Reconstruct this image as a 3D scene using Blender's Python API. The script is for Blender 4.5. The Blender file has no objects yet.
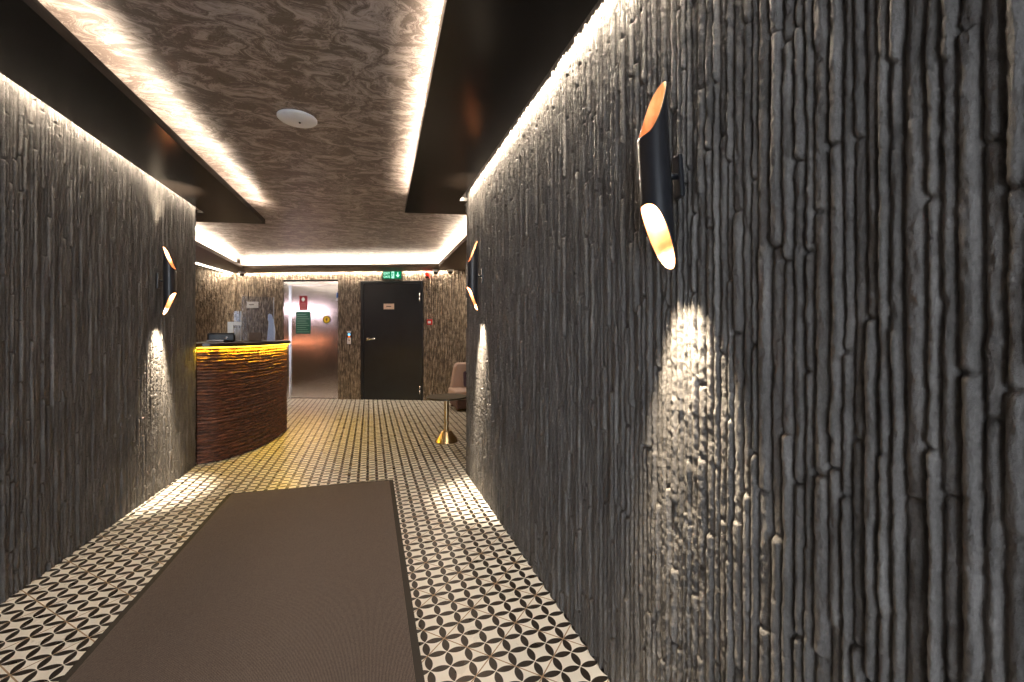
import bpy, bmesh, math, random
import numpy as np
from mathutils import Vector, Matrix
SC = bpy.context.scene
COL = SC.collection
PI = math.pi
random.seed(5)

# ------------------------------------------------------------------ camera
CAM_H, FPX, YAW = 1.153, 432.0, 0.318
cam_data = bpy.data.cameras.new('camera'); cam = bpy.data.objects.new('camera', cam_data); COL.objects.link(cam)
cam.location = (0, 0, CAM_H); cam.rotation_euler = (PI/2, 0, -YAW)
cam_data.sensor_width = 36; cam_data.lens = 36*FPX/1024; cam_data.shift_y = -8.2/1024; cam_data.clip_start = 0.02
SC.camera = cam
SC.view_settings.view_transform = 'Standard'; SC.view_settings.look = 'None'
SC.view_settings.gamma = 1; SC.view_settings.use_curve_mapping = False; SC.view_settings.exposure = 1.3
SC.cycles.use_denoising = True
SC.cycles.max_bounces = 8; SC.cycles.sample_clamp_indirect = 6.0; SC.cycles.caustics_reflective = False

# ------------------------------------------------------------------ materials
class NT:
    def __init__(s, name):
        s.m = bpy.data.materials.new(name); s.m.use_nodes = True; s.t = s.m.node_tree; s.t.nodes.clear()
        s.out = s.n('ShaderNodeOutputMaterial')
    def n(s, typ, **kw):
        nd = s.t.nodes.new(typ)
        for k, v in kw.items(): setattr(nd, k, v)
        return nd
    def l(s, a, b): s.t.links.new(a, b)
    def setin(s, nd, key, v):
        if isinstance(v, bpy.types.NodeSocket): s.l(v, nd.inputs[key])
        else: nd.inputs[key].default_value = v
    def math(s, op, a, b=0.0, c=None):
        nd = s.n('ShaderNodeMath', operation=op); s.setin(nd, 0, a); s.setin(nd, 1, b)
        if c is not None: s.setin(nd, 2, c)
        return nd.outputs[0]
    def coord(s, scale=(1, 1, 1), rot=(0, 0, 0)):
        tc = s.n('ShaderNodeTexCoord'); mp = s.n('ShaderNodeMapping'); mp.inputs['Scale'].default_value = scale
        mp.inputs['Rotation'].default_value = rot
        s.l(tc.outputs['Object'], mp.inputs['Vector']); return mp.outputs[0]
    def noise(s, vec, scale, detail=4, rough=.5, dist=0):
        nd = s.n('ShaderNodeTexNoise'); s.setin(nd, 'Vector', vec)
        nd.inputs['Scale'].default_value = scale; nd.inputs['Detail'].default_value = detail
        nd.inputs['Roughness'].default_value = rough; nd.inputs['Distortion'].default_value = dist
        return nd.outputs['Fac']
    def ramp(s, fac, stops):
        nd = s.n('ShaderNodeValToRGB'); s.l(fac, nd.inputs[0]); cr = nd.color_ramp
        while len(cr.elements) < len(stops): cr.elements.new(.5)
        for e, (p, c) in zip(cr.elements, stops): e.position = p; e.color = (*c, 1)
        return nd.outputs[0]
    def mix(s, fac, a, b, mode='MIX'):
        nd = s.n('ShaderNodeMix', data_type='RGBA', blend_type=mode); s.setin(nd, 0, fac)
        for k, v in ((6, a), (7, b)):
            if isinstance(v, tuple): v = (*v, 1)
            s.setin(nd, k, v)
        return nd.outputs[2]
    def bsdf(s, color, rough=.5, metal=0.0, spec=.5, coat=0.0, normal=None, emit=None, estr=0.0, **kw):
        b = s.n('ShaderNodeBsdfPrincipled')
        if isinstance(color, tuple): color = (*color, 1)
        s.setin(b, 'Base Color', color); s.setin(b, 'Roughness', rough); s.setin(b, 'Metallic', metal)
        s.setin(b, 'Specular IOR Level', spec); s.setin(b, 'Coat Weight', coat)
        if normal is not None: s.l(normal, b.inputs['Normal'])
        if emit: b.inputs['Emission Color'].default_value = (*emit, 1); b.inputs['Emission Strength'].default_value = estr
        for k, v in kw.items(): s.setin(b, k, v)
        s.l(b.outputs[0], s.out.inputs[0]); return b
    def bump(s, h, strength=.5, dist=.01):
        nd = s.n('ShaderNodeBump'); s.l(h, nd.inputs['Height']); nd.inputs['Strength'].default_value = strength
        nd.inputs['Distance'].default_value = dist; return nd.outputs[0]

def simple(name, color, rough=.5, metal=0.0, vary=.12, nscale=40, bump=.0, **kw):
    """procedural material: small noise variation in colour and roughness"""
    t = NT(name); v = t.coord(); f = t.noise(v, nscale, 3)
    lo = tuple(max(0, c*(1-vary)) for c in color); hi = tuple(min(1, c*(1+vary)) for c in color)
    c = t.ramp(f, [(.3, lo), (.7, hi)])
    r = t.math('MULTIPLY_ADD', f, rough*.3, rough*.85)
    t.bsdf(c, r, metal, normal=t.bump(f, bump, .002) if bump else None, **kw)
    return t.m

M = {}
def rock(name, dark, mid, light, bumpd=.004, bscale=26, stops=(.25, .5, .78)):
    t = NT(name)
    v = t.coord((1, 1, .22)); v2 = t.coord((1, 1, .6))
    big = t.noise(v, bscale, 5, .6); fine = t.noise(v2, 170, 6, .7); blot = t.noise(t.coord((1, 1, .5)), 5, 3, .5)
    c = t.ramp(big, [(stops[0], dark), (stops[1], mid), (stops[2], light)])
    c = t.mix(t.math('MULTIPLY', blot, .35), c, mid)
    g = t.ramp(fine, [(.35, (.55, .52, .5)), (.68, (1.25, 1.22, 1.2))])
    c = t.mix(.55, c, g, 'MULTIPLY')
    hh = t.math('ADD', t.math('MULTIPLY', fine, 1.0), t.math('MULTIPLY', big, .8))
    t.bsdf(c, t.math('MULTIPLY_ADD', fine, .3, .38), spec=.4, normal=t.bump(hh, 1.0, bumpd))
    return t.m
M['rock'] = rock('split_slate_cladding', (.070, .065, .062), (.145, .136, .128), (.29, .275, .26))
M['rock_far'] = rock('warm_lit_slate_cladding', (.05, .038, .028), (.20, .155, .115), (.46, .38, .29), .010, 42, (.36, .5, .62))  # same slate as the corridor, with warm lamplight put into its colour

# ceiling wallpaper: marbled swirls
def wallpaper():
    t = NT('marbled_wallpaper')
    v = t.coord((1, 1.5, 1), (0, 0, .25))
    w = t.n('ShaderNodeTexNoise'); t.l(v, w.inputs['Vector']); w.inputs['Scale'].default_value = 3.0; w.inputs['Detail'].default_value = 3
    vm = t.n('ShaderNodeVectorMath', operation='MULTIPLY_ADD'); t.l(w.outputs['Color'], vm.inputs[0])
    vm.inputs[1].default_value = (.55, .4, .1); t.l(v, vm.inputs[2])
    a = t.noise(vm.outputs[0], 6.5, 10, .68, 1.3)
    b = t.noise(vm.outputs[0], 30, 8, .7, 2.6)
    f = t.math('MULTIPLY_ADD', b, .36, t.math('MULTIPLY', a, .64))
    c = t.ramp(f, [(.36, (.085, .06, .05)), (.42, (.17, .127, .108)), (.455, (.115, .084, .07)), (.50, (.25, .197, .173)), (.55, (.42, .345, .315)), (.64, (.54, .46, .43))])
    t.bsdf(c, .42, spec=.5, normal=t.bump(f, .3, .003))
    return t.m
M['wallpaper'] = wallpaper()

def floor_mat():
    t = NT('petal_patterned_tiles')
    C, X0, Y0 = FLOOR_C, FLOOR_X0, FLOOR_Y0
    tc = t.n('ShaderNodeTexCoord'); sp = t.n('ShaderNodeSeparateXYZ'); t.l(tc.outputs['Object'], sp.inputs[0])
    u = t.math('DIVIDE', t.math('SUBTRACT', sp.outputs[0], X0), C)
    v = t.math('DIVIDE', t.math('SUBTRACT', sp.outputs[1], Y0), C)
    fu = t.math('ABSOLUTE', t.math('SUBTRACT', t.math('FLOORED_MODULO', u, 1.0), .5))
    fv = t.math('ABSOLUTE', t.math('SUBTRACT', t.math('FLOORED_MODULO', v, 1.0), .5))
    mx = t.math('SUBTRACT', 1.0, t.math('MAXIMUM', fu, fv)); mn = t.math('MINIMUM', fu, fv)
    d = t.math('SQRT', t.math('ADD', t.math('MULTIPLY', mx, mx), t.math('MULTIPLY', mn, mn)))
    petal = t.math('SUBTRACT', 1.0, t.math('SMOOTH_MIN', 1.0, t.math('MAXIMUM', 0.0, t.math('DIVIDE', t.math('SUBTRACT', d, .683), .012)), .02))
    s = t.math('ADD', u, v); q = t.math('SUBTRACT', u, v)
    def joint(k):
        m = t.math('FLOORED_MODULO', t.math('ADD', k, 2.0), 4.0)
        return t.math('LESS_THAN', t.math('ABSOLUTE', t.math('SUBTRACT', m, 2.0)), .045)
    jt = t.math('MAXIMUM', joint(s), joint(q))
    n = t.noise(t.coord(), 9, 4); n2 = t.noise(t.coord(), 120, 3)
    white = t.ramp(n, [(.3, (.76, .73, .67)), (.7, (.86, .83, .77))])
    dark = t.ramp(n2, [(.3, (.013, .010, .008)), (.7, (.028, .021, .017))])
    c = t.mix(petal, white, dark)
    c = t.mix(jt, c, (.36, .25, .16))
    r = t.math('ADD', t.math('MULTIPLY_ADD', n, .15, .22), t.math('MULTIPLY', jt, .3))
    h = t.math('SUBTRACT', t.math('MULTIPLY', n2, .15), jt)
    t.bsdf(c, r, spec=.5, normal=t.bump(h, .25, .0015))
    return t.m
H = CAM_H
FLOOR_C, FLOOR_X0, FLOOR_Y0 = 0.0615*H, 0.4770*H, 1.4120*H
M['floor'] = floor_mat()

def carpet():
    t = NT('ribbed_entrance_matting'); v = t.coord()
    n = t.noise(v, 210, 3, .75); b = t.noise(v, 6, 4)
    wv = t.n('ShaderNodeTexWave', wave_type='BANDS', bands_direction='X'); t.l(v, wv.inputs[0]); wv.inputs['Scale'].default_value = 70; wv.inputs['Distortion'].default_value = 1.5
    f = t.math('MULTIPLY_ADD', wv.outputs['Fac'], .4, t.math('MULTIPLY', n, .6))
    c = t.ramp(f, [(.32, (.045, .036, .032)), (.64, (.23, .185, .168))])
    c = t.mix(t.math('MULTIPLY', b, .25), c, (.11, .088, .08))
    t.bsdf(c, .95, spec=.15, normal=t.bump(f, .8, .004))
    return t.m
M['carpet'] = carpet()
M['mat_edge'] = simple('mat_rubber_edge', (.022, .017, .014), .7, bump=.3, nscale=200)
M['lacquer'] = simple('dark_lacquered_panel', (.007, .005, .004), .24, vary=.2, nscale=3, spec=.5)
M['soffit'] = simple('brown_soffit_finish', (.075, .056, .038), .6, nscale=30, bump=.2)
def wood_strip():
    t = NT('rough_dark_reddish_wood'); v = t.coord((1, 1, 7))
    a = t.noise(v, 14, 6, .65); b = t.noise(t.coord((4, 4, 30)), 20, 4, .6)
    c = t.ramp(a, [(.34, (.02, .007, .005)), (.5, (.10, .034, .018)), (.66, (.30, .115, .055))])
    c = t.mix(.5, c, t.ramp(b, [(.3, (.6, .5, .5)), (.7, (1.2, 1.2, 1.2))]), 'MULTIPLY')
    t.bsdf(c, .48, spec=.5, normal=t.bump(t.math('ADD', a, b), .6, .003)); return t.m
M['desk_wood'] = wood_strip()
M['desk_top'] = simple('dark_brown_counter_top', (.035, .016, .010), .3, nscale=12)
M['black_paint'] = simple('black_painted_metal', (.012, .013, .017), .34, nscale=60)
def copper():
    t = NT('copper_inner_lacquer'); f = t.noise(t.coord(), 50, 3)
    t.bsdf(t.ramp(f, [(.3, (.85, .34, .14)), (.7, (.92, .42, .2))]), .38, metal=.55, spec=.5); return t.m
M['copper'] = copper()
def emis(name, col, st):
    t = NT(name); f = t.noise(t.coord(), 20, 2); e = t.n('ShaderNodeEmission'); e.inputs[0].default_value = (*col, 1)
    t.l(t.math('MULTIPLY_ADD', f, st*.06, st*.97), e.inputs[1]); t.l(e.outputs[0], t.out.inputs[0]); return t.m
WARM = (1.0, .84, .64)
M['led'] = emis('warm_led_strip', (1, .88, .70), 4)
M['led_y'] = emis('yellow_led_strip', (1, .62, .03), 5)
M['bulb'] = emis('lamp_face', (1, .86, .66), 10)
M['white'] = simple('white_plastic', (.78, .78, .8), .35, vary=.03)
M['white_dim'] = simple('light_grey_plastic', (.5, .5, .53), .4, vary=.03)
M['black_plastic'] = simple('black_plastic', (.012, .011, .011), .4)
M['red'] = simple('red_plastic', (.62, .02, .02), .4)
M['red_lens'] = simple('red_alarm_lens', (.75, .03, .015), .2, emit=(1, .06, .03), estr=.25)
M['redsign'] = simple('dark_red_sign_face', (.36, .012, .03), .45)
M['greensign'] = simple('dark_green_sign_face', (.015, .13, .095), .45)
M['greenink'] = simple('pale_green_print', (.2, .42, .34), .6)
M['yellow'] = simple('yellow_sticker', (.82, .56, .02), .45)
M['blue'] = simple('blue_sticker', (.02, .11, .4), .45)
M['ink'] = simple('dark_ink', (.02, .015, .012), .6)
M['pinkink'] = simple('pale_red_print', (.62, .2, .22), .6)
M['exit_green'] = emis('exit_sign_green', (.0, .13, .05), .8)
M['exit_white'] = emis('exit_sign_white', (.45, .9, .65), .7)
M['chrome'] = simple('satin_chrome', (.72, .70, .68), .25, metal=1.0, vary=.03)
M['brass'] = simple('brushed_brass', (.58, .44, .25), .32, metal=1.0, nscale=90)
M['bronze'] = simple('dark_bronze_top', (.07, .055, .032), .36, metal=.35, nscale=18)
M['plate'] = simple('copper_nameplate', (.80, .58, .46), .4, metal=.3)
M['silver_plate'] = simple('silver_plate', (.62, .58, .53), .4, metal=.3)
M['door_black'] = simple('blue_black_door_paint', (.009, .011, .015), .38, nscale=4, vary=.25)
M['uph'] = simple('beige_pink_upholstery', (.40, .29, .25), .85, nscale=220, bump=.4)
M['uph_dark'] = simple('dark_brown_chair_base', (.10, .05, .04), .6)
M['purple'] = simple('dark_purple_fabric', (.05, .03, .05), .9)
M['boxwood'] = simple('dark_brown_wood_box', (.10, .055, .03), .5)
M['concrete'] = simple('plain_dark_plaster', (.12, .10, .09), .8)
def steel():
    t = NT('brushed_stainless_steel'); v = t.coord((160, 160, 1.2)); f = t.noise(v, 3, 4, .6)
    c = t.ramp(f, [(.3, (.70, .67, .68)), (.7, (.86, .83, .84))])
    t.bsdf(c, t.math('MULTIPLY_ADD', f, .08, .14), metal=1.0, normal=t.bump(f, .15, .0008)); return t.m
M['steel'] = steel()
def plexi():
    t = NT('clear_acrylic'); n = t.noise(t.coord(), 3, 2)
    tr = t.n('ShaderNodeBsdfTransparent'); tr.inputs[0].default_value = (.86, .88, .93, 1)
    gl = t.n('ShaderNodeBsdfGlossy'); gl.inputs[0].default_value = (.9, .92, 1, 1); t.l(t.math('MULTIPLY_ADD', n, .04, .05), gl.inputs['Roughness'])
    mx = t.n('ShaderNodeMixShader'); mx.inputs[0].default_value = .025
    t.l(tr.outputs[0], mx.inputs[1]); t.l(gl.outputs[0], mx.inputs[2]); t.l(mx.outputs[0], t.out.inputs[0]); return t.m
M['plexi'] = plexi()
M['frost'] = simple('pale_blue_frosted_acrylic', (.78, .85, 1.0), .3, vary=.04)

# ------------------------------------------------------------------ mesh helpers
def link(name, me, mat, parent=None, smooth=False):
    o = bpy.data.objects.new(name, me); COL.objects.link(o)
    for m in (mat if isinstance(mat, (list, tuple)) else [mat]): me.materials.append(m)
    if smooth: me.polygons.foreach_set('use_smooth', [True]*len(me.polygons))
    if parent: o.parent = parent
    return o
def obj(name, bm, mat, parent=None, smooth=False, bevel=0):
    me = bpy.data.meshes.new(name); bm.normal_update(); bm.to_mesh(me); bm.free()
    o = link(name, me, mat, parent, smooth)
    if bevel:
        b = o.modifiers.new('bevel', 'BEVEL'); b.width = bevel; b.segments = 3; b.limit_method = 'ANGLE'
    return o
def BM(): return bmesh.new()
def box(bm, x0, x1, y0, y1, z0, z1):
    vs = [bm.verts.new((x, y, z)) for x in (x0, x1) for y in (y0, y1) for z in (z0, z1)]
    for f in ((0, 1, 3, 2), (4, 6, 7, 5), (0, 4, 5, 1), (2, 3, 7, 6), (0, 2, 6, 4), (1, 5, 7, 3)): bm.faces.new([vs[i] for i in f])
    return bm
def prism(bm, pts, z0, z1):
    a = [bm.verts.new((x, y, z0)) for x, y in pts]; b = [bm.verts.new((x, y, z1)) for x, y in pts]; n = len(pts)
    bm.faces.new(a[::-1]); bm.faces.new(b)
    for i in range(n): bm.faces.new((a[i], a[(i+1) % n], b[(i+1) % n], b[i]))
    return bm
def lathe(bm, prof, seg=40, axis='z', c=(0, 0, 0), close=True):
    rings = []
    for r, h in prof:
        ring = []
        for k in range(seg):
            a = 2*PI*k/seg; p = (r*math.cos(a), r*math.sin(a), h) if axis == 'z' else ((r*math.cos(a), -h, r*math.sin(a)))
            ring.append(bm.verts.new((p[0]+c[0], p[1]+c[1], p[2]+c[2])))
        rings.append(ring)
    for a, b in zip(rings, rings[1:]):
        for k in range(seg): bm.faces.new((a[k], a[(k+1) % seg], b[(k+1) % seg], b[k]))
    if close:
        bm.faces.new(rings[0][::-1]); bm.faces.new(rings[-1])
    bmesh.ops.recalc_face_normals(bm, faces=bm.faces)
    return bm
def frontpoly(bm, pts, y0, y1):
    """polygon in the local x-z plane given thickness along y"""
    a = [bm.verts.new((x, y0, z)) for x, z in pts]; b = [bm.verts.new((x, y1, z)) for x, z in pts]; n = len(pts)
    bm.faces.new(a); bm.faces.new(b[::-1])
    for i in range(n): bm.faces.new((a[i], b[i], b[(i+1) % n], a[(i+1) % n]))
    bmesh.ops.recalc_face_normals(bm, faces=bm.faces)
    return bm
def empty(name, loc, rz=0):
    o = bpy.data.objects.new(name, None); COL.objects.link(o); o.empty_display_size = .1
    o.location = loc; o.rotation_euler = (0, 0, rz); return o
def tag(o, label, cat, group=None):
    o['label'] = label; o['category'] = cat
    if group: o['group'] = group
    return o
def struct(o, label=None):
    o['kind'] = 'structure'
    if label: o['label'] = label
    return o
def text(name, s, size, mat, parent, loc, ext=.0006):
    cu = bpy.data.curves.new(name, 'FONT'); cu.body = s; cu.size = size; cu.extrude = ext; cu.align_x = 'CENTER'; cu.align_y = 'CENTER'
    cu.offset = size*.012
    tmp = bpy.data.objects.new(name+'_tmp', cu); COL.objects.link(tmp)
    bpy.context.view_layer.update()
    dg = bpy.context.evaluated_depsgraph_get()
    me = bpy.data.meshes.new_from_object(tmp.evaluated_get(dg)); bpy.data.objects.remove(tmp)
    o = link(name, me, mat, parent); o.location = loc; o.rotation_euler = (PI/2, 0, 0); return o

# ------------------------------------------------------------------ numpy noise and split-slate relief
def vnoise(x, y, seed):
    """smooth value noise on arrays"""
    xi = np.floor(x).astype(np.int64); yi = np.floor(y).astype(np.int64)
    fx = x-xi; fy = y-yi; fx = fx*fx*(3-2*fx); fy = fy*fy*(3-2*fy)
    def hsh(a, b):
        n = (a*374761393 + b*668265263 + seed*1442695041) & 0x7fffffff
        n = ((n ^ (n >> 13))*1274126177) & 0x7fffffff
        return ((n ^ (n >> 16)) & 0xffff)/65535.0
    return (hsh(xi, yi)*(1-fx)+hsh(xi+1, yi)*fx)*(1-fy)+(hsh(xi, yi+1)*(1-fx)+hsh(xi+1, yi+1)*fx)*fy
def fbm(x, y, seed, octv=4, g=.55):
    s = 0; a = 1; t = 0
    for o in range(octv): s = s+a*vnoise(x*2**o, y*2**o, seed+o*17); t += a; a *= g
    return s/t
def strips(S, Z, seed, pitch=.0205, depth=.018, rough=.0026, seglo=.16, seghi=.62):
    """relief of long irregular ridges running along Z; S and Z are 1-D coordinate arrays. Returns len(S) x len(Z)."""
    rng = np.random.default_rng(seed)
    s0, s1 = S[0]-.1, S[-1]+.1
    b = [s0]
    while b[-1] < s1: b.append(b[-1]+pitch*rng.uniform(.68, 1.42))
    b = np.array(b); K = len(b)
    kk = np.arange(K)[:, None]; zz = Z[None, :]
    B = b[:, None]+.0055*(vnoise(kk+.5+0*zz, zz*4, seed)-.5)+.0028*(vnoise(kk+.5+0*zz, zz*18+9, seed+3)-.5)+.0018*(vnoise(kk+.5+0*zz, zz*70+9, seed+5)-.5)
    # segments of every strip
    off = np.zeros((K, len(Z))); notch = np.ones((K, len(Z))); wid = np.zeros((K, len(Z)))
    for k in range(K):
        z = Z[0]-rng.uniform(0, seghi)
        while z < Z[-1]:
            L = rng.uniform(seglo, seghi); m = (Z >= z) & (Z < z+L)
            off[k, m] = rng.uniform(-.0048, .0048); wid[k, m] = rng.uniform(-.10, .10)
            zc = z+L+.0; notch[k] *= 1-.8*np.exp(-((Z-zc)/.0042)**2)*(1 if rng.random() < .7 else .2)
            z += L
    Hh = np.zeros((len(S), len(Z)))
    for j in range(len(Z)):
        bj = B[:, j]; k = np.clip(np.searchsorted(bj, S)-1, 0, K-2)
        u = (S-bj[k])/(bj[k+1]-bj[k])+wid[k, j]*.5
        u = np.clip(u, 0, 1)
        p = np.power(np.clip(1-np.abs(2*u-1)**2.6, 0, 1), .62)
        Hh[:, j] = p*(depth+off[k, j])*(.35+.65*notch[k, j])
    SS, ZZ = np.meshgrid(S, Z, indexing='ij')
    lump = fbm(SS*120, ZZ*16, seed+11, 4, .65)-.5
    grit = fbm(SS*130, ZZ*85, seed+31, 3, .7)-.5
    chip = np.clip(fbm(SS*38, ZZ*30, seed+51, 3)-.56, 0, 1)
    return Hh+lump*rough*2.6+grit*rough*2.0-chip*(.008 if pitch < .03 else .03)

def sheet(name, S, Z, Hh, fn, mats, holes=(), back=.12):
    """grid mesh: fn(s, z, h) -> xyz arrays. holes: (s0,s1,z0,z1) cut out."""
    nS, nZ = len(S), len(Z)
    SS, ZZ = np.meshgrid(S, Z, indexing='ij')
    P = np.stack(fn(SS, ZZ, Hh), axis=-1).reshape(-1, 3)
    i = np.arange(nS-1)[:, None]; j = np.arange(nZ-1)[None, :]
    q = np.stack([i*nZ+j, (i+1)*nZ+j, (i+1)*nZ+j+1, i*nZ+j+1], axis=-1)
    keep = np.ones((nS-1, nZ-1), bool)
    sc = .5*(S[1:]+S[:-1])[:, None]; zc = .5*(Z[1:]+Z[:-1])[None, :]
    for a, b, c, d in holes: keep &= ~((sc > a) & (sc < b) & (zc > c) & (zc < d))
    q = q[keep]
    # rim of the sheet carried back to give the wall its body
    extraP = []; extraQ = []; base = len(P)
    def rim(s_idx, z_idx, flip):
        nonlocal base
        idx = [a*nZ+b_ for a, b_ in zip(s_idx, z_idx)]
        pts = np.stack(fn(S[s_idx], Z[z_idx], np.full(len(s_idx), -back)), axis=-1)
        extraP.append(pts); n = len(idx)
        for k in range(n-1):
            f = [idx[k], idx[k+1], base+k+1, base+k]
            extraQ.append(f[::-1] if flip else f)
        base += n
    allz = np.arange(nZ); alls = np.arange(nS)
    rim(np.zeros(nZ, int), allz, False); rim(np.full(nZ, nS-1), allz, True)
    rim(alls, np.full(nS, nZ-1), False)
    for a, b, c, d in holes:
        ia = int(np.argmin(abs(S-a))); ib = int(np.argmin(abs(S-b))); jd = int(np.argmin(abs(Z-d)))
        rim(np.full(jd+1, ia), np.arange(jd+1), True); rim(np.full(jd+1, ib), np.arange(jd+1), False)
        r = np.arange(ia, ib+1); rim(r, np.full(len(r), jd), False)
    # plain back face
    bp = np.array([fn(np.array(s), np.array(z), np.array(-back)) for s, z in ((S[0], Z[0]), (S[-1], Z[0]), (S[-1], Z[-1]), (S[0], Z[-1]))], float).reshape(4, 3)
    if not holes:
        extraP.append(bp); extraQ.append([base, base+3, base+2, base+1]); base += 4
    P = np.concatenate([P]+extraP); Q = np.concatenate([q.reshape(-1, 4), np.array(extraQ, int)])
    me = bpy.data.meshes.new(name)
    me.vertices.add(len(P)); me.vertices.foreach_set('co', P.astype(np.float32).ravel())
    me.loops.add(len(Q)*4); me.loops.foreach_set('vertex_index', Q.astype(np.int32).ravel())
    me.polygons.add(len(Q)); me.polygons.foreach_set('loop_start', np.arange(0, len(Q)*4, 4, dtype=np.int32))
    me.update(calc_edges=True); me.validate()
    o = link(name, me, mats); me.polygons.foreach_set('use_smooth', np.ones(len(me.polygons), bool))
    return o

# ------------------------------------------------------------------ dimensions
CEIL = 2.36; PAN0, PAN1 = 2.20, 2.240
XL, XR = -1.455, 0.772           # wall planes; the relief stands about 15 mm proud of them
YL_END, YR_END = 4.44, 3.50
Y_IN = -2.6
BP = Vector((-1.328, 8.407, 0)); BN = Vector((.9219660742, -.3872706521, 0)); BIN = Vector((BN.y, -BN.x, 0)); BANG = math.atan2(BN.y, BN.x)
def back(u, out, z=0.0): return BP+BN*u+BIN*out+Vector((0, 0, z))
Zg = np.arange(0, CEIL+.001, .004)

# walls
S = np.concatenate([np.arange(Y_IN, .215, .02), np.arange(.22, 1.25, .003), np.arange(1.25, YR_END+.001, .0042)])
w = struct(sheet('wall_right', S, Zg, strips(S, Zg, 3), lambda s, z, h: (XR-h, s, z), [M['rock']]), 'corridor wall clad in upright strips of split grey stone, right side')
S = np.concatenate([np.arange(Y_IN, 2.3, .02), np.arange(2.3, YL_END+.001, .0042)])
w = struct(sheet('wall_left', S, Zg, strips(S, Zg, 8), lambda s, z, h: (XL-.05*np.clip((4.2-s)/1.8, 0, 2)+h, s, z), [M['rock']]), 'corridor wall clad in upright strips of split grey stone, left side')
UL, UR = -1.02, 3.16
S = np.arange(UL, UR+.001, .0075); Zb = np.arange(0, CEIL+.001, .0075)
LIFT = (-.135, .88, -1, 2.085); DOOR = (1.284, 2.377, -1, 2.045)
def bfn(s, z, h): return (BP.x+BN.x*s+BIN.x*(h-.012), BP.y+BN.y*s+BIN.y*(h-.012), z)
struct(sheet('wall_back', S, Zb, strips(S, Zb, 21, .036, .024, .0065, .06, .30), bfn, [M['rock_far']], holes=(LIFT, DOOR)), 'back wall clad in upright stone strips, tinted as if warmly lit, behind lift and door')
# reception side wall, square to the back wall
C0 = back(UL, 0)
S = np.arange(0, 3.2, .0075)
struct(sheet('wall_reception', S, Zb, strips(S, Zb, 33, .036, .024, .0065, .06, .30), lambda s, z, h: (C0.x+BIN.x*s+BN.x*h, C0.y+BIN.y*s+BN.y*h, z), [M['rock_far']]), 'side wall behind the reception desk clad in stone strips tinted as if warmly lit')
# lounge side wall beyond the corridor's right wall
C1 = back(UR, 0)
S = np.arange(YR_END-.1, C1.y+.03, .0075)
struct(sheet('wall_lounge', S, Zb, strips(S, Zb, 37, .036, .024, .0065, .06, .30), lambda s, z, h: (C1.x+.01-h, s, z), [M['rock_far']]), 'side wall of the seating corner clad in stone strips tinted as if warmly lit')
def plain(name, x0, x1, y0, y1, z0=0, z1=CEIL, lab=None):
    return struct(obj(name, box(BM(), x0, x1, y0, y1, z0, z1), M['concrete']), lab)
plain('wall_return_right', XR+.121, C1.x+.25, YR_END-.25, YR_END-.1, lab='return wall closing the seating corner')
plain('wall_return_left', -3.6, XL-.121, YL_END-.25, YL_END-.02, lab='return wall closing the reception area')
plain('wall_far_left', -3.75, -3.6, YL_END-.25, 6.2, lab='end wall of the reception area')
# floor and ceiling
struct(obj('floor', box(BM(), -3.8, 1.9, Y_IN, 9.4, -.1, 0), M['floor']), 'floor of cream tiles with a dark petal pattern')
struct(obj('ceiling', box(BM(), -3.8, 1.9, Y_IN, 9.4, CEIL, CEIL+.1), M['wallpaper']), 'ceiling papered in brown marbled wallpaper')

# hanging panels -------------------------------------------------------
def area(name, loc, sx, sy, power, color, rot):
    d = bpy.data.lights.new(name, 'AREA'); d.shape = 'RECTANGLE'; d.size = sx; d.size_y = sy; d.energy = power; d.color = color
    o = bpy.data.objects.new(name, d); COL.objects.link(o); o.location = loc; o.rotation_euler = rot; return o
def strip_light(name, p0, p1, z, power_per_m, color, up=True, width=.012, tilt=0.0):
    p0 = Vector((*p0, z)); p1 = Vector((*p1, z)); d = p1-p0; L = d.length; a = math.atan2(d.y, d.x)
    q = Matrix.Rotation(a, 4, 'Z') @ Matrix.Rotation((PI if up else 0)+tilt, 4, 'X')
    o = area(name, (p0+p1)/2, L, width, power_per_m*L, color, (0, 0, 0)); o.matrix_world = Matrix.Translation((p0+p1)/2) @ q; return o
K = 1.0
def lip_panel(name, outline, inner_edge, label, strip_pts):
    t = empty(name, (0, 0, 0)); tag(t, label, 'ceiling panel')
    obj('board', prism(BM(), outline, PAN0, PAN0+.028), M['lacquer'], t)
    (x0, y0), (x1, y1) = inner_edge
    n = Vector((y1-y0, -(x1-x0))).normalized()
    bm = BM(); prism(bm, [(x0, y0), (x1, y1), (x1-n.x*.012, y1-n.y*.012), (x0-n.x*.012, y0-n.y*.012)], PAN0+.0285, PAN1+.006); bmesh.ops.recalc_face_normals(bm, faces=bm.faces)
    obj('upstand', bm, M['lacquer'], t)
    for a, b in strip_pts:
        d = Vector((b[0]-a[0], b[1]-a[1])).normalized(); m = Vector((-d.y, d.x))*.005
        bm = BM(); prism(bm, [(a[0]+m.x, a[1]+m.y), (a[0]-m.x, a[1]-m.y), (b[0]-m.x, b[1]-m.y), (b[0]+m.x, b[1]+m.y)], PAN0+.0285, PAN0+.032); bmesh.ops.recalc_face_normals(bm, faces=bm.faces)
        s = obj('led_strip', bm, M['led'], t); s['label'] = 'glowing warm light strip'
    return t
LI0, LI1 = (-1.163, Y_IN), (-.955, 4.69)
RI0, RI1 = (.137, Y_IN), (.29, 3.87)
lip_panel('ceiling_panel', [LI0, LI1, (-2.2, 4.93), (-2.2, 4.47), (-1.375, 4.43), (-1.50, Y_IN)], (LI0, LI1),
          'long dark lacquered ceiling panel hanging along the left wall', [((-1.213, Y_IN), (-1.003, 4.62))])
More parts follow.
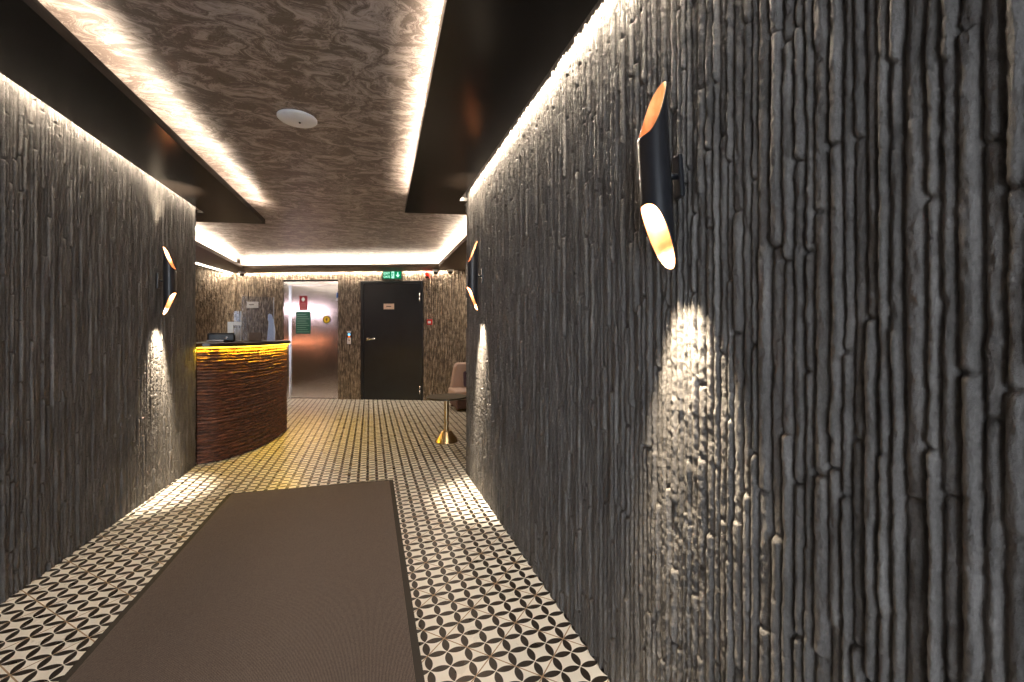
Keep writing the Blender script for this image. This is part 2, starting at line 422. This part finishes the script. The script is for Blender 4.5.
lip_panel('ceiling_panel', [(.70, Y_IN), (.675, 3.38), (.74, 3.38), (.74, 3.53), (1.35, 3.53), (1.35, 3.66), RI1, RI0], (RI1, RI0),
          'long dark lacquered ceiling panel hanging along the right wall', [((.18, Y_IN), (.333, 3.80))])
# light on the panels
LZ = PAN0+.036
strip_light('left_panel_inner_light', (-1.10, .4), (-.978, 4.6), LZ, 1.8*K, WARM)
strip_light('right_panel_inner_light', (.230, .4), (.312, 3.78), LZ, 1.8*K, WARM)
strip_light('left_wall_wash', (-1.50, .6), (-1.405, 4.40), 2.29, 3.6*K, WARM, up=False, width=.02)
strip_light('right_wall_wash', (.735, .65), (.728, 3.36), 2.29, 6.5*K, WARM, up=False, width=.02)

# perimeter soffit of the far tray ----------------------------------------
SX = -1.96; SXR = 1.03
fa = back(-.62, .62); fb = back(2.42, .55)
# intersections of the soffit lines
def on_back(x, out):                       # point of the line parallel to the back wall at distance out with X=x
    u = (x-(BP+BIN*out).x)/BN.x; p = back(u, out); return (x, p.y)
I0 = on_back(SX, .60); I1 = on_back(SXR, .52)
W0 = on_back(-2.9, .045); W1 = on_back(1.6, .045)
slotA, slotB = Vector((-2.455, 7.534)), Vector((-2.275, 8.712))
def soffit(name, pts, lab, lips):
    bm = BM(); prism(bm, pts, 2.20, 2.235); bmesh.ops.recalc_face_normals(bm, faces=bm.faces)
    for (a, b) in lips:
        d = Vector((b[0]-a[0], b[1]-a[1])).normalized(); m = Vector((-d.y, d.x))*.012
        prism(bm, [a, b, (b[0]+m.x, b[1]+m.y), (a[0]+m.x, a[1]+m.y)], 2.2351, 2.248)
        r0 = m*9.0; r1 = m*10.0; ex = d*.115; a = (a[0]-ex.x, a[1]-ex.y); b = (b[0]+ex.x, b[1]+ex.y)
        prism(bm, [(a[0]+r0.x, a[1]+r0.y), (b[0]+r0.x, b[1]+r0.y), (b[0]+r1.x, b[1]+r1.y), (a[0]+r1.x, a[1]+r1.y)], 2.2351, CEIL-.001)
        for f in bm.faces:
            if max(v.co.z for v in f.verts) > 2.30: f.material_index = 1
    bmesh.ops.recalc_face_normals(bm, faces=bm.faces)
    return struct(obj(name, bm, [M['soffit'], M['white']]), lab)
sd = (slotB-slotA).normalized(); sA = slotA-sd*2.3
cor = on_back(-2.262, .0)
soffit('trim_1', [(SX, 4.95), I0, on_back(-2.25, .045), (slotB.x, slotB.y-.02), (sA.x+.0, sA.y)], 'lowered soffit over the reception desk with a light cove', [((SX, 4.95), I0)])
soffit('trim_2', [(sA.x-.035, sA.y), (slotB.x-.035, slotB.y), (-3.5, 8.9), (-3.5, 5.2)], 'lowered soffit strip along the reception side wall', [])
soffit('trim_3', [I0, I1, on_back(SXR+.0, .045), on_back(-2.25, .045)], 'lowered soffit in front of the back wall with a light cove', [(I0, I1)])
soffit('trim_4', [(SXR, 3.70), (1.50, 3.70), (1.50, on_back(1.5, .045)[1]), on_back(SXR, .045), I1], 'lowered soffit over the seating corner with a light cove', [(I1, (SXR, 3.70))])
CZ = 2.240
strip_light('cove_light_left', (SX-.06, 5.0), (SX-.06, I0[1]), CZ, 3.6*K, WARM)
e0 = Vector((*I0, 0))+BIN*-.06; e1 = Vector((*I1, 0))+BIN*-.06
strip_light('cove_light_back', (e0.x, e0.y), (e1.x, e1.y), CZ, 3.6*K, WARM)
strip_light('cove_light_right', (SXR+.06, 3.8), (SXR+.06, I1[1]), CZ, 3.6*K, WARM)
b0 = back(-.98, .036); b1 = back(2.9, .036)
strip_light('back_wall_wash', (b0.x, b0.y), (b1.x, b1.y), 2.225, 7.0*K, WARM, up=False, width=.02)
sm = (slotA+slotB)/2
strip_light('reception_slot_light', (slotA.x-.02+sd.x*.6, slotA.y+sd.y*.6), (slotB.x-.02, slotB.y), 2.18, 6*K, WARM, up=False, width=.03)
lr = bpy.data.lights.new('seating_corner_wash', 'AREA')
strip_light('seating_corner_wash', (C1.x-.05, 5.6), (C1.x-.05, 7.0), 2.19, 6*K, WARM, up=False, width=.02)
bpy.data.lights.remove(lr)
# lit diffuser lying in the reception slot
bm = BM(); m2 = Vector((-sd.y, sd.x))*.045
prism(bm, [(sA.x, sA.y), (slotB.x, slotB.y), (slotB.x+m2.x, slotB.y+m2.y), (sA.x+m2.x, sA.y+m2.y)], 2.184, 2.1995); bmesh.ops.recalc_face_normals(bm, faces=bm.faces)
tag(obj('strip_light', bm, M['led']), 'thin white recessed light line in the soffit above the reception desk', 'light')

# lamps fixed to the reception side wall; the lift doors mirror them
def wall_line(name, s0, s1, z, hgt, col, st, label):
    t = tag(empty(name, (C0.x+BIN.x*(s0+s1)/2+BN.x*.045, C0.y+BIN.y*(s0+s1)/2+BN.y*.045, z), math.atan2(BIN.y, BIN.x)), label, 'wall light')
    L = (s1-s0)/2
    obj('backplate', box(BM(), -L-.01, L+.01, -.030, -.0, -hgt/2-.008, hgt/2+.008), M['black_paint'], t)
    obj('diffuser', box(BM(), -L, L, .0002, .012, -hgt/2, hgt/2), emis(name+'_glow', col, st), t)
wall_line('wall_light', 1.35, 3.1, 1.66, .10, (1, .76, .80), 7, 'broad pinkish white light bar on the reception side wall')
wall_line('wall_light', 1.35, 3.1, .955, .022, (1, .32, .14), 6, 'thin orange light line on the reception side wall')

# ------------------------------------------------------------------ entrance mat
Q = [(-.985, .25), (-.958, 3.562), (.172, 3.500), (.172, .25)]
mt = empty('entrance_mat', (0, 0, 0)); tag(mt, 'long dark brown ribbed entrance mat lying on the patterned tile floor', 'mat')
def inset(q, d):
    c = Vector((sum(p[0] for p in q)/4, sum(p[1] for p in q)/4)); out = []
    for x, y in q: out.append((x+(d if x < c.x else -d), y+(d if y < c.y else -d)))
    return out
obj('edging', prism(BM(), Q[::-1], .0005, .006), M['mat_edge'], mt)
obj('pile', prism(BM(), inset(Q, .028)[::-1], .0062, .011), M['carpet'], mt)

# ------------------------------------------------------------------ reception desk
def catmull(P, n=14):
    out = []; P = [Vector(p) for p in P]; P = [2*P[0]-P[1]]+P+[2*P[-1]-P[-2]]
    for i in range(1, len(P)-2):
        for k in range(n):
            t = k/n; a, b, c, d = P[i-1:i+3]
            out.append(.5*((2*b)+(c-a)*t+(2*a-5*b+4*c-d)*t*t+(3*b-a-3*c+d)*t**3))
    out.append(P[-2]); return out
FC = catmull([(-1.445, 4.47), (-1.285, 4.53), (-1.115, 4.80), (-1.008, 5.20), (-.972, 5.72), (-1.06, 6.02), (-1.34, 6.12), (-1.60, 6.05)])
arc = [0]
for a, b in zip(FC, FC[1:]): arc.append(arc[-1]+(b-a).length)
arc = np.array(arc); fx = np.array([p.x for p in FC]); fy = np.array([p.y for p in FC])
Sd = np.arange(0, arc[-1], .008)
px_ = np.interp(Sd, arc, fx); py_ = np.interp(Sd, arc, fy)
tx = np.gradient(px_, Sd); ty = np.gradient(py_, Sd); tl = np.hypot(tx, ty); nx_, ny_ = ty/tl, -tx/tl
DT = 1.025
Zd = np.arange(0.004, DT, .0042)
Hd = strips(Zd, Sd, 55, .028, .026, .008, .08, .40).T
desk = empty('reception_desk', (-1.2, 5.2, 0)); tag(desk, 'curved reception desk fronted in dark reddish split wood strips under a brown top', 'desk')
def dfn(s, z, h):
    X = np.interp(s, Sd, px_); Y = np.interp(s, Sd, py_); NX = np.interp(s, Sd, nx_); NY = np.interp(s, Sd, ny_)
    return X+NX*h-(-1.2), Y+NY*h-5.2, z
fr = sheet('front', Sd, Zd, Hd, dfn, [M['desk_wood']], back=.03); fr.parent = desk; fr['label'] = 'curved front of stacked rough dark red wood strips'
def offs(d, step=6):
    pts = []
    for i in range(0, len(Sd), step): pts.append((px_[i]+nx_[i]*d+1.2, py_[i]+ny_[i]*d-5.2))
    return pts
o1 = offs(.066); inner = [(-1.62+1.2, 6.05-5.2), (-1.62+1.2, 4.60-5.2)]
o1[0] = (o1[0][0], max(o1[0][1], 4.447-5.2))
bm = BM(); prism(bm, o1+inner, DT+.002, DT+.037); bmesh.ops.recalc_face_normals(bm, faces=bm.faces)
obj('counter_top', bm, M['desk_top'], desk, bevel=.004)
o2 = offs(-.04); bm = BM(); prism(bm, o2+[(x+.03, y) for x, y in inner], .004, DT); bmesh.ops.recalc_face_normals(bm, faces=bm.faces)
obj('carcass', bm, M['desk_top'], desk)
# led strip under the overhang
pa, pb = offs(.046), offs(.058)
bm = BM(); n = len(pa); top = []
for i in range(n): top.append([bm.verts.new((*pa[i], DT-.006)), bm.verts.new((*pb[i], DT-.006)), bm.verts.new((*pb[i], DT+.001)), bm.verts.new((*pa[i], DT+.001))])
for a, b in zip(top, top[1:]):
    for k in range(4): bm.faces.new((a[k], a[(k+1) % 4], b[(k+1) % 4], b[k]))
bmesh.ops.recalc_face_normals(bm, faces=bm.faces)
s = obj('led_strip', bm, M['led_y'], desk); s['label'] = 'yellow light strip under the counter edge'
qq = [(x-1.2, y+5.2) for x, y in offs(.052)]
idx = list(range(0, len(qq)-1, 5))
for a in idx[:-1]:
    p, q2 = qq[a], qq[min(a+5, len(qq)-1)]
    strip_light('desk_edge_light', p, q2, DT-.008, 5.0*K, (1, .60, .02), up=False, width=.008)

# things on the desk: TOPZ
TOPZ = DT+.038
def deskthing(name, x, y, rz, label, cat, group=None): return tag(empty(name, (x, y, TOPZ), rz), label, cat, group)
VA = -.318-math.atan2(-277, 432)*-1       # faces the corridor entrance
FA = math.atan2(1.36, 5.3)                 # turn fronts towards the camera
t = deskthing('soap_dispenser', -1.355, 5.25, FA, 'white sanitiser dispenser with overhanging head on the reception desk', 'dispenser')
obj('back_column', box(BM(), -.064, -.012, -.03, .03, .0, .205), M['white'], t, bevel=.004)
obj('head', box(BM(), -.0115, .062, -.035, .035, .168, .205), M['white'], t, bevel=.005)
obj('bottle', lathe(BM(), [(.0, 0), (.021, 0), (.022, .01), (.022, .13), (.012, .145), (.010, .167), (0, .167)], 24, c=(.024, 0, 0), close=False), M['white_dim'], t, True)
t = deskthing('card_terminal_stand', -1.40, 4.98, FA, 'low black rounded desk device beside the white dispenser', 'device')
t.name = 'desk_device'
obj('body', box(BM(), -.115, .115, -.08, .08, 0, .09), M['black_plastic'], t, bevel=.018)
obj('paper_tray', box(BM(), -.118, .02, -.094, -.081, .004, .022), M['white_dim'], t, bevel=.003)
obj('knob', lathe(BM(), [(0, 0), (.009, 0), (.009, .006), (0, .006)], 16, axis='y', c=(.045, -.0805, .045), close=False), M['white_dim'], t, True)
t = deskthing('leaflet_box', -1.19, 5.36, FA, 'small dark brown open box on the desk behind the clear screen', 'box')
bm = BM(); box(bm, -.058, .058, -.03, .03, 0, .008); obj('base', bm, M['boxwood'], t)
for q3 in ((-.058, -.050, -.03, .03), (.050, .058, -.03, .03), (-.0499, .0499, -.03, -.022), (-.0499, .0499, .022, .03)):
    obj('side_panel', box(BM(), *q3, .0081, .095), M['boxwood'], t)
t = deskthing('acrylic_screen', -1.20, 5.56, FA, 'tall clear acrylic screen standing near the desk end', 'screen')
obj('panel', box(BM(), -.16, .150, -.003, .003, .004, .50), M['plexi'], t)
obj('edge_strip', box(BM(), .1505, .154, -.004, .004, .004, .50), M['frost'], t)
obj('foot', box(BM(), -.15, -.11, -.06, .06, 0, .0035), M['frost'], t)
t = deskthing('acrylic_screen', -1.36, 5.46, FA, 'small clear acrylic screen rising behind the white dispenser', 'screen')
obj('panel', box(BM(), -.055, .005, -.003, .003, .004, .33), M['plexi'], t)
obj('edge_strip', box(BM(), .0055, .014, -.004, .004, .004, .33), M['frost'], t)
obj('foot', box(BM(), -.05, .01, -.05, .05, 0, .0035), M['frost'], t)
t = deskthing('display_stand', -1.085, 5.62, FA, 'tapering pale blue upright stand at the far end of the desk', 'stand')
obj('upright', frontpoly(BM(), [(-.042, .002), (.036, .002), (.044, .10), (.040, .15), (.022, .25), (.008, .30), (-.018, .312), (-.030, .30), (-.034, .24), (-.026, .22), (-.030, .15)], -.012, .012), M['frost'], t, bevel=.002)
obj('foot', box(BM(), -.042, .04, -.04, .04, 0, .0018), M['frost'], t)

# ------------------------------------------------------------------ wall lamps
def smooth01(t): return t*t*(3-2*t)
def sconce(loc, side, label, tilt=0.0, pw=1.0, up=6.0):
    """side=-1: on the right wall (wall at +X); side=+1: on the left wall"""
    r = empty('wall_lamp', loc); tag(r, label, 'wall lamp', 'tube wall lamps in the corridor')
    off = .078; rad = .0385; cx = side*off
    seg = 64; rows = 30
    def cut(phi):      # phi=0 towards the wall
        t = (1+math.cos(phi))/2; return .5*t**1.6+.5*smooth01(t)
    def tube(R, inset=0.0, z0=None, z1=None):
        bm = BM(); rings = []
        for k in range(seg):
            a = 2*PI*k/seg; phi = a if side < 0 else a+PI
            c = cut(a if side < 0 else a-PI)
            x = cx+R*math.cos(a); y = R*math.sin(a)
            top = .088+.157*c if z1 is None else z1; bot = -.085-.155*c if z0 is None else z0
            rings.append([bm.verts.new((x, y, bot+(top-bot)*j/rows)) for j in range(rows+1)])
        return bm, rings
    bm, ro = tube(rad); 
    for k in range(seg):
        a, b = ro[k], ro[(k+1) % seg]
        for j in range(rows): bm.faces.new((a[j], b[j], b[j+1], a[j+1]))
    # thin rim
    bm2, ri = tube(rad-.002)
    body = obj('tube', bm, M['black_paint'], r, True)
    so = body.modifiers.new('solid', 'SOLIDIFY'); so.thickness = .0016; so.offset = -1
    for k in range(seg):
        a, b = ri[k], ri[(k+1) % seg]
        for j in range(rows): bm2.faces.new((a[j], a[j+1], b[j+1], b[j]))
    ln = obj('lining', bm2, M['copper'], r, True); ln['label'] = 'copper coloured inside of the tube'
    bm = lathe(BM(), [(0, -.028), (rad-.0025, -.028), (rad-.0025, .022), (0, .022)], 40, c=(cx, 0, 0), close=False)
    obj('divider', bm, M['copper'], r, True)
    for sg in (1, -1):
        z = .024 if sg > 0 else -.032
        bm = lathe(BM(), [(0, z), (.022, z), (.025, z+sg*.012), (.025, z+sg*.016), (0, z+sg*.018)], 32, c=(cx, 0, 0), close=False)
        b_ = obj('bulb', bm, M['bulb'], r, True); b_['label'] = 'glowing bulb face'
    wx = 0
    obj('mounting_plate', box(BM(), min(0, side*.014), max(0, side*.014), -.016, .016, -.056, .056), M['black_paint'], r, bevel=.005)
    arm = obj('arm', lathe(BM(), [(0, 0), (.008, 0), (.008, off-rad-.0125), (0, off-rad-.0125)], 16, c=(0, 0, 0), close=False), M['black_paint'], r, True)
    arm.rotation_euler = (0, side*PI/2, 0); arm.location = (side*.0135, 0, 0)
    r.rotation_euler = (tilt, 0, 0)
    # real lamps
    R = Matrix.Translation(loc) @ Matrix.Rotation(tilt, 4, 'X')
    for sg, e in ((1, up*pw), (-1, 80.0*pw)):
        d = bpy.data.lights.new('lamp_beam', 'SPOT'); d.energy = e*K; d.color = (1, .84, .62); d.spot_size = math.radians(44); d.spot_blend = .9; d.shadow_soft_size = .014
        o = bpy.data.objects.new('lamp_beam', d); COL.objects.link(o)
        z = .075 if sg > 0 else -.140
        if sg < 0:
            dp = bpy.data.lights.new('lamp_glow', 'POINT'); dp.energy = 1.0; dp.color = (1, .84, .62); dp.shadow_soft_size = .012
            op = bpy.data.objects.new('lamp_glow', dp); COL.objects.link(op); op.matrix_world = R @ Matrix.Translation((cx, 0, -.088))
        o.matrix_world = R @ Matrix.Translation((cx, 0, z)) @ (Matrix.Rotation(PI, 4, 'X') if sg > 0 else Matrix.Rotation(side*.13, 4, 'Y'))
    return r
sconce((.757, .917, 1.552), -1, 'black tube wall lamp with copper inside, large and nearest on the right wall', tilt=-.075)
sconce((.757, 2.95, 1.552), -1, 'black tube wall lamp at the far end of the right wall', pw=1.8, up=20)
sconce((-1.448, 3.73, 1.525), 1, 'black tube wall lamp on the left wall near the reception desk', pw=2.0, up=60)

# ------------------------------------------------------------------ lift and black door
def backthing(name, u, z, out=.004): return empty(name, back(u, out, z), BANG)
lift = empty('door_2', back(0, 0, 0), BANG); struct(lift, 'stainless steel lift doors in the back wall')
obj('frame', frontpoly(BM(), [(-.114, 0), (-.018, 0), (-.018, 1.985), (.850, 1.985), (.850, 0), (.877, 0), (.877, 2.048), (-.114, 2.048)], -.006, .05), M['steel'], lift, bevel=.002)['label'] = 'steel door surround'
obj('door_leaf', box(BM(), -.017, .447, .035, .055, .012, 1.984), M['steel'], lift)
obj('door_leaf', box(BM(), .451, .849, .030, .050, .012, 1.984), M['steel'], lift)
obj('threshold', box(BM(), -.114, .877, -.004, .06, 0, .011), M['chrome'], lift)
obj('shaft_reveal', frontpoly(BM(), [(-.132, 0), (-.115, 0), (-.115, 2.049), (.878, 2.049), (.878, 2.083), (-.132, 2.083)], .02, .09), M['black_plastic'], lift)
obj('shaft_back', box(BM(), -.13, .878, .091, .11, 0, 2.083), M['black_plastic'], lift)
t = tag(backthing('warning_sign', .225, 1.675, -.028), 'dark red notice with a white diamond on the left lift door', 'sign')
obj('board', box(BM(), -.072, .072, 0, .004, -.125, .125), M['redsign'], t)
obj('emblem', frontpoly(BM(), [(0, .02), (.036, .065), (0, .11), (-.036, .065)], -.002, -.0002), M['white'], t)
for i in range(4): obj('print_line', box(BM(), -.055, .055-.01*(i % 2), -.0015, -.0002, -.10+.028*i, -.088+.028*i), M['pinkink'], t)
t = tag(backthing('notice', .223, 1.33, -.028), 'dark green notice with lines of pale print on the left lift door', 'sign')
obj('board', box(BM(), -.133, .133, 0, .004, -.195, .195), M['greensign'], t)
for i in range(9): obj('print_line', box(BM(), -.115, .115-.03*((i*7) % 3), -.0015, -.0002, -.165+.038*i, -.156+.038*i), M['greenink'], t)
t = tag(backthing('sticker', .655, 1.385, -.0225), 'round yellow sticker with black rim and mark on the right lift door', 'sticker')
obj('rim', lathe(BM(), [(0, 0), (.068, 0), (.068, .002), (0, .002)], 40, axis='y', close=False), M['ink'], t)
obj('disc', lathe(BM(), [(0, .0022), (.057, .0022), (.057, .003), (0, .003)], 40, axis='y', close=False), M['yellow'], t)
obj('mark', frontpoly(BM(), [(-.006, -.03), (.006, -.03), (.009, .0), (.020, .0), (0, .030), (-.020, .0), (-.009, .0)], -.0042, -.0031), M['ink'], t)
t = tag(backthing('sticker', .862, 1.76, .0065), 'small blue and white sticker high on the right lift frame', 'sticker')
obj('blue_panel', box(BM(), -.013, .015, -.001, .0003, -.0, .085), M['blue'], t)
obj('white_panel', box(BM(), -.013, .015, -.001, .0003, -.045, -.0005), M['white'], t)
# call button
t = tag(backthing('call_panel', 1.087, 1.07, .022), 'lift call panel with lit display between lift and black door', 'panel')
obj('housing', box(BM(), -.037, .037, -.012, .02, -.115, .115), M['black_plastic'], t, bevel=.003)
obj('top_plate', box(BM(), -.037, .037, -.014, -.0125, .088, .114), M['white'], t)
obj('display', box(BM(), -.022, .022, -.014, -.0125, .035, .072), emis('blue_display', (.2, .6, 1), .8), t)
obj('red_lamp', box(BM(), -.018, .018, -.014, -.0125, .005, .028), emis('orange_lamp', (1, .18, .03), .9), t)
obj('steel_plate', box(BM(), -.035, .035, -.014, -.0125, -.11, 0), M['white'], t)
obj('button', lathe(BM(), [(0, .0145), (.015, .0145), (.015, .018), (0, .018)], 20, axis='y', c=(0, 0, -.05), close=False), M['chrome'], t, True)

door = empty('door_1', back(1.83, 0, 0), BANG); struct(door, 'blue-black painted fire door in the back wall')
a, b = 1.284-1.83, 2.377-1.83
obj('frame', frontpoly(BM(), [(a, 0), (a+.045, 0), (a+.045, 2.0), (b-.045, 2.0), (b-.045, 0), (b, 0), (b, 2.045), (a, 2.045)], -.022, .08), M['door_black'], door, bevel=.003)
obj('leaf', box(BM(), a+.048, b-.048, -.006, .045, .004, 1.997), M['door_black'], door, bevel=.002)
obj('threshold', box(BM(), a, b, .046, .10, 0, .03), M['door_black'], door)  # added bar behind the leaf, stops sky light leaking in below
obj('light_block', box(BM(), a, b, .101, .12, 0, 2.06), M['black_plastic'], door)  # added unseen sheet behind the door, blocks sky light at the gaps
hd = obj('handle', box(BM(), -.024, .024, -.0015, 0, -.024, .024), M['chrome'], door, bevel=.006); hd.location = (a+.125, -.0065, 1.045); hd['label'] = 'chrome lever handle'
lv = obj('lever', box(BM(), -.008, .135, -.052, -.040, -.009, .009), M['chrome'], hd, bevel=.004)
obj('spindle', lathe(BM(), [(0, .002), (.009, .002), (.009, .041), (0, .041)], 16, axis='y', close=False), M['chrome'], hd, True)
for z in (1.80, 1.72, .22, .14):
    h_ = obj('hinge', lathe(BM(), [(0, -.03), (.010, -.03), (.010, .03), (0, .03)], 14, c=(b-.047, -.030, z), close=False), M['chrome'], door, True)
t = tag(backthing('nameplate', 1.781, 1.605, .0085), 'small copper coloured nameplate high on the black door', 'nameplate')
obj('plate', box(BM(), -.092, .092, 0, .0015, -.048, .048), M['plate'], t)
obj('lettering', box(BM(), -.045, .042, -.001, -.0001, -.006, .006), M['ink'], t)
t = tag(backthing('nameplate', -.665, 1.645, .03), 'pale metal plate on the stone wall behind the reception desk', 'nameplate')
obj('plate', box(BM(), -.11, .10, 0, .006, -.055, .055), M['silver_plate'], t)
obj('lettering', box(BM(), -.07, .02, -.001, -.0001, -.005, .008), M['ink'], t)

# exit sign
t = tag(backthing('exit_sign', 1.845, 2.143, .03), 'green illuminated exit sign with running figure and arrow above the black door', 'sign')
obj('case', box(BM(), -.168, .168, .001, .028, -.070, .070), M['black_plastic'], t)
obj('face', box(BM(), -.160, .160, -.001, .0, -.062, .062), M['exit_green'], t)
text('lettering', 'EXIT', .056, M['exit_white'], t, (-.092, -.0018, .026))
text('lettering', '\u00c7IKI\u015e', .046, M['exit_white'], t, (-.092, -.0018, -.030))
bm = BM()
frontpoly(bm, [(-.008, -.058), (.038, -.058), (.038, .058), (-.008, .058)], -.0018, -.0012)
obj('pictogram_door', bm, M['exit_white'], t)
bm = BM()
frontpoly(bm, [(.010, .050), (.020, .050), (.022, .038), (.012, .036)], -.0030, -.0020)
frontpoly(bm, [(.004, .032), (.024, .034), (.032, .014), (.027, .012), (.020, .024), (.018, .004), (.026, -.018), (.022, -.046), (.016, -.046), (.018, -.022), (.010, -.008), (.004, -.030), (-.006, -.034), (-.006, -.028), (.000, -.024), (.006, .002), (.008, .020), (-.002, .010), (-.006, .014)], -.0030, -.0020)
obj('pictogram_figure', bm, M['exit_green'], t)
obj('arrow', frontpoly(BM(), [(.092, .045), (.112, .045), (.112, .0), (.140, .0), (.102, -.045), (.064, .0), (.092, .0)], -.0018, -.0012), M['exit_white'], t)
gl = bpy.data.lights.new('exit_sign_glow', 'AREA'); gl.shape = 'RECTANGLE'; gl.size = .3; gl.size_y = .1; gl.energy = .8; gl.color = (.1, 1, .4)
go = bpy.data.objects.new('exit_sign_glow', gl); COL.objects.link(go); go.location = back(1.845, .04, 2.143); go.rotation_euler = (PI/2, 0, BANG)

# fire alarm, call point
t = tag(backthing('alarm_beacon', 2.464, 2.13, .02), 'red fire alarm beacon high on the wall right of the black door', 'alarm')
obj('lens', lathe(BM(), [(0, .02), (.034, .02), (.034, .045), (.028, .058), (0, .062)], 28, axis='y', c=(0, .0, .02), close=False), M['red_lens'], t, True)
obj('base', box(BM(), -.036, .036, -.02, .012, -.05, .055), M['red'], t, bevel=.004)
obj('sounder', box(BM(), -.03, .03, -.034, -.0205, -.052, -.02), M['black_plastic'], t, bevel=.003)
t = tag(backthing('fire_call_point', 2.499, 1.335, .02), 'small red square call point on the stone wall beside the black door', 'alarm')
obj('housing', box(BM(), -.045, .045, -.02, .01, -.045, .045), M['red'], t, bevel=.005)
obj('break_panel', box(BM(), -.025, .025, -.023, -.0205, -.022, .018), M['white'], t)
# dome cameras under the soffit
def dome(u, out, label):
    p = back(u, out, 2.20); t = empty('dome_camera', p, BANG); tag(t, label, 'camera', 'ceiling dome cameras')
    obj('base', lathe(BM(), [(0, -.001), (.055, -.001), (.056, -.018), (.050, -.034), (0, -.034)], 32, close=False), M['white'], t, True)
    obj('dome', lathe(BM(), [(.040, -.0345), (.039, -.050), (.032, -.064), (.018, -.074), (0, -.077)], 32, close=False), M['black_plastic'], t, True)
dome(-.74, .20, 'white dome camera with dark lens under the soffit above the reception desk')
dome(2.64, .16, 'dome camera under the soffit just right of the red alarm beacon')
dome(2.90, .20, 'pale dome camera under the soffit at the far right corner')
# ceiling disc
t = tag(empty('ceiling_speaker', (-.387, 2.685, CEIL)), 'round white disc with a small dark dot on the marbled ceiling', 'speaker')
obj('disc', lathe(BM(), [(0, -.0005), (.103, -.0005), (.103, -.006), (.096, -.012), (0, -.013)], 56, close=False), M['white'], t, True)
obj('dot', lathe(BM(), [(0, -.0132), (.006, -.0132), (.005, -.019), (0, -.019)], 16, c=(.01, .02, 0), close=False), M['black_plastic'], t, True)

# ------------------------------------------------------------------ side table
t = tag(empty('side_table', (.775, 4.58, 0)), 'small round side table with dark bronze top and conical brass foot', 'table')
obj('foot', lathe(BM(), [(0, 0), (.120, 0), (.121, .006), (.052, .112), (.046, .118), (0, .118)], 64, close=False), M['brass'], t, True)
obj('pole', lathe(BM(), [(0, .1185), (.024, .1185), (.024, .452), (0, .452)], 32, close=False), M['brass'], t, True)
obj('table_top', lathe(BM(), [(0, .4525), (.10, .4525), (.205, .458), (.215, .464), (.215, .474), (.210, .479), (.200, .477), (0, .477)], 72, close=False), M['bronze'], t, True)
for ch in t.children: 
    m_ = ch.modifiers.new('edge', 'EDGE_SPLIT'); m_.split_angle = math.radians(35)

# ------------------------------------------------------------------ lounge chair in the corner
t = tag(empty('lounge_chair', (1.20, 6.50, 0), .0), 'low beige upholstered lounge chair in the right corner behind the side table', 'chair')
obj('base', box(BM(), .0, .33, -.27, .30, .035, .17), M['uph_dark'], t, bevel=.02)
obj('seat', box(BM(), -.03, .345, -.30, .30, .171, .30), M['uph'], t, bevel=.035, smooth=False)
bm = BM(); frontpoly(bm, [(.0, .25), (.345, .25), (.345, .68), (.10, .68), (.06, .62)], .18, .34)
obj('backrest', bm, M['uph'], t, bevel=.03)
obj('armrest', box(BM(), .30, .345, -.28, .179, .302, .52), M['uph'], t, bevel=.015)
for x in (.03, .30):
    for y in (-.22, .24): obj('leg', lathe(BM(), [(0, 0), (.014, 0), (.018, .034), (0, .034)], 14, c=(x, y, 0), close=False), M['uph_dark'], t)
t2 = obj('cushion', box(BM(), -.06, .06, -.035, .035, -.12, .12), M['purple'], None, bevel=.03); t2.location = (1.43, 6.55, .44); t2.rotation_euler = (-.12, 0, 0)
tag(t2, 'small dark patterned cushion leaning on the beige lounge chair', 'cushion')

# ------------------------------------------------------------------ daylight from the entrance behind the camera
wd = bpy.data.worlds.new('world'); SC.world = wd; wd.use_nodes = True
bg = wd.node_tree.nodes['Background']; bg.inputs[0].default_value = (.82, .90, 1.0, 1); bg.inputs[1].default_value = 3.0
